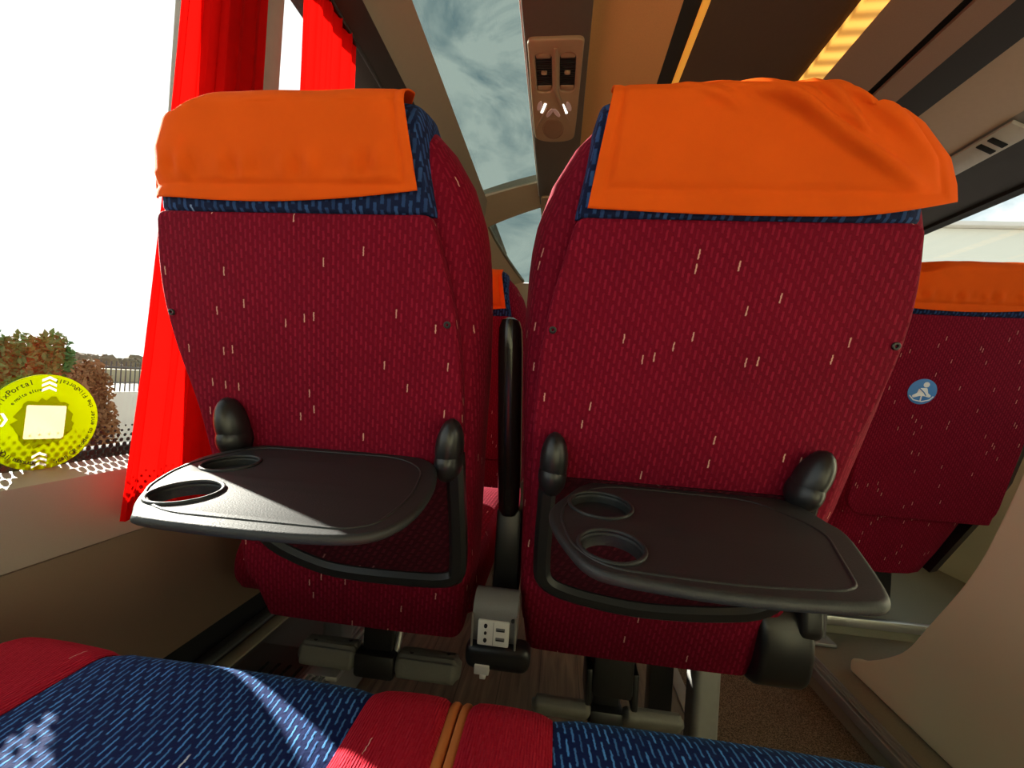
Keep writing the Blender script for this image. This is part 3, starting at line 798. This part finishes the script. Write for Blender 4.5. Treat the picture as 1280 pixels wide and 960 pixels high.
# cross beam, front roof glass and its beige corner
m = MB(); arch = []
for i in range(13):
    x = -.62+.49*i/12; t = (x+.62)/.49
    y = 2.37-.19*t; z = 1.765+.05*math.sin(t*PI/2); wd = .34-.13*t
    arch.append([(x, y, z+.02), (x, y+wd, z-.02), (x, y+wd, z+.05), (x, y, z+.065)])
m.loft(arch); struct(m.build('trim_22', COVE))
pane('window_5', [(-.62, 2.36, 1.85), (-.10, 2.36, 1.85), (-.10, 3.28, 1.575), (-.62, 3.28, 1.575)], SKYGLASS)
m = MB(); cor = []
for i in range(9):
    t = i/8; y = 2.55+.74*t; zi = 1.80-.225*t
    xi = -.515+.20*t**1.4
    cor.append([(xi, y, zi), (-.70, y, zi-.12), (-.70, y, zi+.02), (xi, y, zi+.02)])
m.loft(cor); struct(m.build('trim_23', COVE))

# floors
m = MB(); m.box((-.44, Y0, -.10), (.36, Y1, 0), .004); struct(m.build('floor', WOOD))
m = MB(); m.box((.345, Y0, -.06), (.375, Y1, .004), .002); struct(m.build('trim_24', STEEL))
m = MB(); m.box((.36, Y0, -.16), (.79, Y1, -.07), 0); struct(m.build('floor_aisle', CARPET))
m = MB(); m.box((.785, Y0, -.16), (1.74, 1.50, -.002), .002); m.box((.81, 1.50, -.16), (1.74, Y1, .055), .002); struct(m.build('floor_platform', PLAT))
m = MB(); m.box((.770, Y0, -.022), (.783, Y1, .004), .002); m.box((.776, Y0, -.003), (.812, Y1, .004), .0015)
for x in (.787, .796, .805): m.box((x-.0022, Y0, .003), (x+.0022, Y1, .0065), .001)
struct(m.build('trim_25', STEEL))
m = MB(); m.box((.82, 1.485, .03), (1.72, 1.505, .060), .003); struct(m.build('trim_26', ALU))

# beige stair panel
par = [(1.288, .005), (1.288, .042), (1.24, .062), (1.18, .105), (1.11, .167), (1.051, .268), (.982, .383), (.945, .457), (.924, .513), (.899, .584), (.875, .657), (.84, .78), (.80, .93), (.74, 1.02), (-.6, 1.02), (-.6, .005)]
m = MB(); m.plate(round_poly(par, [.01, .03]+[.05]*12+[.01]*2, 5), (), .026, .006, Matrix(((0, 0, 1, .884), (1, 0, 0, 0), (0, 1, 0, 0), (0, 0, 0, 1))), 3)
tag(m.build('partition_panel', BEIGE), 'curved beige partition panel standing on the step to the right of the aisle', 'panel')

# ------------------------------------------------------------------ curtains
def curtain(y0, y1, npl, label, amp=.011, zbot=.535, ztop=1.69, xb=-.60, flare=.012, inward=0):
    nu, nv = npl*10, 40; b = bmesh.new(); g = []
    for j in range(nv+1):
        t = j/nv; z = zbot+(ztop-zbot)*t
        row = []
        for i in range(nu+1):
            u = i/nu
            fl = 1+.10*(1-t)**2
            y = y0+(y1-y0)*u*fl - flare*(1-t)**1.5
            x = xb - .01 + inward*(1-t)**1.5 + amp*(.7+.3*math.sin(u*9+1))*math.sin(u*npl*2*PI+.5*math.sin(t*3+u*7)) - .02*max(0, (t-.2)) 
            row.append(b.verts.new((x, y+.004*math.cos(u*npl*4*PI), z)))
        g.append(row)
    for j in range(nv):
        for i in range(nu): b.faces.new((g[j][i], g[j][i+1], g[j+1][i+1], g[j+1][i]))
    m = MB(); m.add_bm(b)
    return m, label
m, lb = curtain(.585, .765, 5, 'x', amp=.008, flare=.088, inward=.036)
tag(m.build('curtain', CURTAIN, sharp=80), 'bright red pleated curtain at the window pillar beside the left seat', 'curtain')
m, lb = curtain(.868, 1.112, 5, 'x', zbot=.60)
tag(m.build('curtain', CURTAIN, sharp=80), 'narrower red curtain hanging beyond the window pillar, above the left seat', 'curtain')
m = MB(); m.tube([(-.622, Y0, 1.685), (-.622, 3.2, 1.685)], .006, 10); struct(m.build('trim_27', BLKBAND))

# ------------------------------------------------------------------ round window sticker
YEL = cloth('sticker_yellow', (.50, .57, .0), trans=.55, sheen=0); YEL2 = cloth('sticker_olive', (.33, .38, .0), trans=.5, sheen=0)
INK = plain('sticker_ink', (.05, .05, .02), .6)
CREAMST = cloth('sticker_cream', (.92, .84, .62), trans=.5, sheen=0); CHEV = cloth('sticker_chevron', (.95, .95, .88), trans=.6, sheen=0)
stk = thing('round_sticker', 'round yellow sticker with circular lettering stuck on the left window', 'sticker', (-.692, .496, .661))
W = Matrix(((0, 0, 1, -.692), (1, 0, 0, .496), (0, 1, 0, .661), (0, 0, 0, 1)))      # local x -> +Y, y -> +Z, z -> +X
random.seed(3)
jag = [((.0335+random.uniform(-.005, .004))*math.cos(2*PI*k/40), (.0335+random.uniform(-.005, .004))*math.sin(2*PI*k/40)) for k in range(40)]
sq = round_poly([(-.023, -.021), (.022, -.025), (.024, .021), (-.021, .024)], .002, 3)
chev = []
for kind, cx, cy in ((0, .002, .0515), (0, -.004, -.0515), (1, -.0505, .006)):
    for k in range(3):
        yy = (k-1)*.0068
        pl = [(-.0085, -.0035), (0, .001), (.0085, -.0035), (.0085, 0), (0, .0045), (-.0085, 0)]
        chev.append([(cx+(y+yy if kind else x), cy+(-x if kind else y+yy)) for x, y in pl])
m = MB(); m.plate(circle(0, 0, .0650, 80), [jag]+chev, .001, .0001, W); disc = m.build('disc', YEL, stk)
m = MB(); m.plate(jag, (sq,), .0008, .0001, W); m.build('blotch', YEL2, disc)
m = MB(); m.plate(sq, (), .0008, .0001, W); m.build('blank_square', CREAMST, disc)
def ring_text(body, r, a0, a1, size, inward, mt):
    m = MB(); n = len(body)
    for k, ch in enumerate(body):
        if ch == ' ': continue
        a = math.radians(a0+(a1-a0)*(k+.5)/n)
        rot = a-PI/2 if not inward else a+PI/2
        T = W @ Matrix.Translation((r*math.cos(a), r*math.sin(a), .0009)) @ Matrix.Rotation(rot, 4, 'Z')
        m.text(ch, size, T)
    return m.build('lettering', mt, disc)
ring_text('Scopri FlixPortal', .0535, 196, 106, .0098, False, INK)
ring_text('Scan QR code to enter the FlixPortal!', .0605, -78, 82, .0088, True, INK)
ring_text('Scansiona il QR code', .0535, 262, 202, .0086, False, INK)
ring_text('e molte altre', .043, 146, 98, .0062, False, INK)
for pl in chev: MB().plate(pl, (), .0008, .0001, W).build('chevron', CHEV, disc)

# ------------------------------------------------------------------ overhead service units
def service_unit(y0, label, s=1.0):
    root = thing('service_unit', label, 'air vent', (-.07, y0, 1.80))
    Z = Matrix(((1, 0, 0, -.072), (0, 1, 0, y0), (0, 0, -1, 1.7965), (0, 0, 0, 1)))    # local z points down
    ol = round_poly([(-.084, 0), (.088, 0), (.080, .40), (.075, .50), (.03, .52), (-.04, .52), (-.085, .50), (-.088, .40)], [.02, .02, .05, .03, .05, .05, .03, .05], 5)
    slots = [round_poly([(-.064, .05), (-.010, .05), (-.010, .225), (-.064, .225)], .027, 8), round_poly([(.014, .05), (.066, .05), (.066, .225), (.014, .225)], .027, 8)]
    m = MB(); m.plate(ol, slots, .016, .005, Z, 3)
    m.tube([Z @ Vector(p) for p in [(.002, .03, .008), (.002, .21, .008), (.02, .28, .008), (.055, .40, .006)]], [.006, .008, .006, .003], 10)
    m.tube([Z @ Vector(p) for p in [(-.03, .30, .008), (-.055, .36, .007), (-.08, .44, .005)]], [.003, .005, .003], 10)
    bz = m.build('bezel', UNIT, root)
    for sx in (-.037, .040):
        m = MB(); m.box((-.025, 0.053, 0), (.025, .222, .004), .001, Z @ Matrix.Translation((sx, 0, -.018)))
        v = m.build('air_vent', PITCH, root)
        m = MB()
        for k in range(13):
            yy = .078+k*.0098
            m.box((-.0245, yy, -.012), (.0245, yy+.003, .001), .0005, Z @ Matrix.Translation((sx, 0, 0)))
        m.build('louvre', BLACKSM, v)
        for yy in (.066, .208): MB().box((-.0245, yy-.012, -.010), (.0245, yy+.012, .004), .005, Z @ Matrix.Translation((sx, 0, 0))).build('vent_end', UNIT, v)
        m = MB(); m.plate(circle(sx, .137, .010, 20, .007), (), .010, .002, Z @ Matrix.Translation((0, 0, .002))); m.build('knob', UNIT, v)
    BT = plain('button_pale', (.80, .62, .62), .4); LT = emit('reading_light', (1, .97, .9), 1.6)
    for cx, cy, an in ((-.058, .290, -.25), (-.022, .330, -.45), (.004, .330, .45), (.049, .295, .25)):
        T = Z @ Matrix.Translation((cx, cy, .0085)) @ Matrix.Rotation(-an, 4, 'Z')
        m = MB(); m.plate(circle(0, 0, .0085, 20, .026), (), .004, .001, T); m.build('button', BT, root)
    for cx, cy, an in ((-.044, .303, -.32), (.034, .308, .32)):
        T = Z @ Matrix.Translation((cx, cy, .009)) @ Matrix.Rotation(-an, 4, 'Z')
        m = MB(); m.box((-.0045, -.026, -.002), (.0045, .026, .002), .0008, T); m.build('reading_light', LT, root)
    m = MB(); m.tube([Z @ Vector((x, y, .0085)) for x, y in circle(-.010, .430, .041, 40, .062)], .0018, 8, closed=True)
    m.plate(circle(-.010, .430, .038, 40, .059), (), .004, .001, Z @ Matrix.Translation((0, 0, .0075)))
    m.build('speaker_disc', plain('unit_disc', (.27, .14, .075), .5), root)
service_unit(1.235, 'bronze overhead unit with two black air vents and lit reading lamps')
service_unit(2.27, 'farther bronze overhead unit partly hidden behind the right seat')
# units above the right-hand seats
rs = thing('service_unit', 'pale grey service unit under the right-hand luggage rack', 'air vent', (1.48, 1.70, 1.72))
m = MB(); T = Matrix.Translation((1.478, 1.70, 1.716)) @ Matrix.Rotation(math.atan2(.043, .085), 4, 'Y')
m.box((-.04, -.16, -.012), (.04, .16, .004), .005, T); bz = m.build('bezel', plain('unit_grey', (.50, .48, .42), .4), rs)
for yy in (-.09, -.05): 
    m = MB(); m.box((-.028, yy, -.016), (.028, yy+.02, -.010), .002, T); m.build('vent', PITCH, rs)

# ------------------------------------------------------------------ outside
m = MB(); m.quad([(-300, -300, -2.2), (300, -300, -2.2), (300, 300, -2.2), (-300, 300, -2.2)])
struct(m.build('ground', plain('asphalt', (.22, .19, .17), .9, .15, 0, 3)))
def shrub(name, label, c, r, col, n, leaf):
    root = thing(name, label, 'shrub', (c[0], c[1], -2.2))
    m = MB(); rnd = random.Random(int(c[1]*100))
    blobs = [(Vector((c[0]+rnd.uniform(-.7, .7)*r[0], c[1]+rnd.uniform(-.75, .75)*r[1], c[2]+rnd.uniform(-.5, .6)*r[2])), rnd.uniform(.35, .55)) for _ in range(16)]
    for _ in range(n):
        bc, br = rnd.choice(blobs)
        d = Vector((rnd.gauss(0, 1), rnd.gauss(0, 1), rnd.gauss(0, 1))).normalized()*rnd.uniform(.6, 1.05)
        p = bc+Vector((d.x*br*r[0], d.y*br*r[1], d.z*br*r[2]))
        a = Vector((rnd.gauss(0, 1), rnd.gauss(0, 1), rnd.gauss(0, 1))).normalized(); b2 = a.orthogonal().normalized()
        s = leaf*rnd.uniform(.6, 1.4)
        m.quad([p-a*s, p+b2*s*.45, p+a*s, p-b2*s*.45])
    m.build('foliage', plain(name+'_leaf', col, .7, .5, 0, 2.5), root)
    m = MB()
    for i in range(3):
        x = c[0]+(i-1)*.25*r[0]; m.tube([(x, c[1], -2.2), (x+.05, c[1]+.1*(i-1), -1), (x+.1*(i-1), c[1]+.3*(i-1), c[2])], [.06, .05, .03], 8)
    m.build('trunk', plain(name+'_bark', (.10, .07, .05), .9), root)
shrub('green_hedge', 'dense green hedge outside the left window behind the yellow sticker', (-12.4, 7.75, -.40), (.9, 1.15, 1.85), (.055, .16, .035), 12000, .085)
shrub('reflection_tint_shrub', 'shrub outside beside the green hedge, its russet imitating the curtain reflection in the glass', (-10.6, 8.30, -.35), (.40, .50, 1.45), (.26, .115, .04), 6000, .07)  # leaf colour imitates the red curtain's reflection in the window glass
fen = thing('fence', 'dark railing on a pale low wall outside beyond the reflection-tinted shrub', 'fence', (-13, 12, -2.2))
m = MB(); m.box((-13.15, 9.5, -2.2), (-12.85, 18, -.15), .02); m.build('low_wall', plain('concrete_pale', (.60, .55, .50), .9), fen)
for k in range(26):
    y = 10.4+.14*k
    MB().tube([(-13, y, -.25), (-13, y, .75)], .018, 6).build('bar', plain('fence_dark', (.06, .05, .05), .6) if k == 0 else bpy.data.materials['fence_dark'], fen)
MB().box((-13.02, 10.3, .55), (-12.98, 14, .60), .005).build('rail', bpy.data.materials['fence_dark'], fen)
m = MB(); rnd = random.Random(5)
for i in range(110): m.ball((-76+rnd.uniform(-3, 3), 22+i*.62+rnd.uniform(-1, 1), .1+rnd.uniform(-.8, .5)), (2, rnd.uniform(.8, 1.7), rnd.uniform(.8, 2.0)), seg=16)
for v in m.bm.verts: v.co += Vector((rnd.uniform(-.2, .2), rnd.uniform(-.22, .22), rnd.uniform(-.22, .22)))
tag(m.build('tree_line', plain('far_trees', (.17, .13, .08), .9, .4, 0, .6)), 'brownish line of trees on the horizon outside the left window', 'trees', kind='stuff')
m = MB(); m.box((-66, 16, -2.2), (-62, 95, -.4), .1); tag(m.build('grass_bank', plain('dry_grass', (.42, .36, .22), .9, .2, 0, .3)), 'pale dry grass bank below the far trees outside', 'bank')
bld = thing('building', 'pale long building outside the right-hand window', 'building', (18, 19, -2.2))
m = MB(); m.box((5, 14, -3.0), (31, 24, 6.4), .05); m.build('wall', plain('cream_render', (.86, .87, .76), .9, .05), bld)
m = MB(); m.box((4.8, 13.8, 6.4), (31.2, 24.2, 6.55), .03); m.build('roof_edge', WHITEPL, bld)

# ------------------------------------------------------------------ light
w = bpy.data.worlds.new('world'); C.world = w; w.use_nodes = True; nt = w.node_tree
bg = nt.nodes['Background']
AZ = Vector((-.89, .455, 0)).normalized(); EL = math.radians(20.5)
SD = (AZ*math.cos(EL)+Vector((0, 0, math.sin(EL)))).normalized()
tc = N(nt, 'ShaderNodeTexCoord')
mp = N(nt, 'ShaderNodeMapping'); mp.inputs['Scale'].default_value = (1, 1, 2.0); L(nt, tc.outputs['Generated'], mp.inputs['Vector'])
no = N(nt, 'ShaderNodeTexNoise', i_Scale=4.5, i_Detail=10., i_Roughness=.6, i_Distortion=.7); L(nt, mp.outputs['Vector'], no.inputs['Vector'])
cr = N(nt, 'ShaderNodeValToRGB'); e = cr.color_ramp.elements
e[0].position = .41; e[0].color = (.20, .36, .46, 1); e[1].position = .60; e[1].color = (1.15, 1.15, 1.1, 1)
L(nt, no.outputs['Fac'], cr.inputs['Fac'])
dt = N(nt, 'ShaderNodeVectorMath', operation='DOT_PRODUCT'); dt.inputs[1].default_value = SD; L(nt, tc.outputs['Generated'], dt.inputs[0])
mr = N(nt, 'ShaderNodeMapRange'); mr.inputs['From Min'].default_value = .55; mr.inputs['From Max'].default_value = 1.0; mr.inputs['To Min'].default_value = 0; mr.inputs['To Max'].default_value = 1
L(nt, dt.outputs['Value'], mr.inputs['Value'])
pw = N(nt, 'ShaderNodeMath', operation='POWER'); pw.inputs[1].default_value = 1.5; L(nt, mr.outputs[0], pw.inputs[0])
sp = N(nt, 'ShaderNodeSeparateXYZ'); L(nt, tc.outputs['Generated'], sp.inputs[0])
hz = N(nt, 'ShaderNodeMapRange'); hz.inputs['From Min'].default_value = .0; hz.inputs['From Max'].default_value = .55; hz.inputs['To Min'].default_value = 1; hz.inputs['To Max'].default_value = 0
L(nt, sp.outputs['Z'], hz.inputs['Value'])
h2 = N(nt, 'ShaderNodeMath', operation='MAXIMUM'); L(nt, pw.outputs[0], h2.inputs[0]); L(nt, hz.outputs[0], h2.inputs[1])
mx = N(nt, 'ShaderNodeMix', data_type='RGBA'); mx.inputs[7].default_value = (1.25, 1.25, 1.2, 1); L(nt, cr.outputs['Color'], mx.inputs[6]); L(nt, h2.outputs[0], mx.inputs[0])
L(nt, mx.outputs[2], bg.inputs['Color']); bg.inputs['Strength'].default_value = 1.15
sl = bpy.data.lights.new('sun', 'SUN'); sl.energy = 22; sl.angle = math.radians(.6); sl.color = (1, .93, .82)
so = bpy.data.objects.new('sun', sl); COL.objects.link(so); so.rotation_euler = SD.to_track_quat('Z', 'Y').to_euler()

vs = C.view_settings; vs.view_transform = 'Standard'; vs.look = 'None'; vs.gamma = 1; vs.exposure = 0.3; vs.use_curve_mapping = False
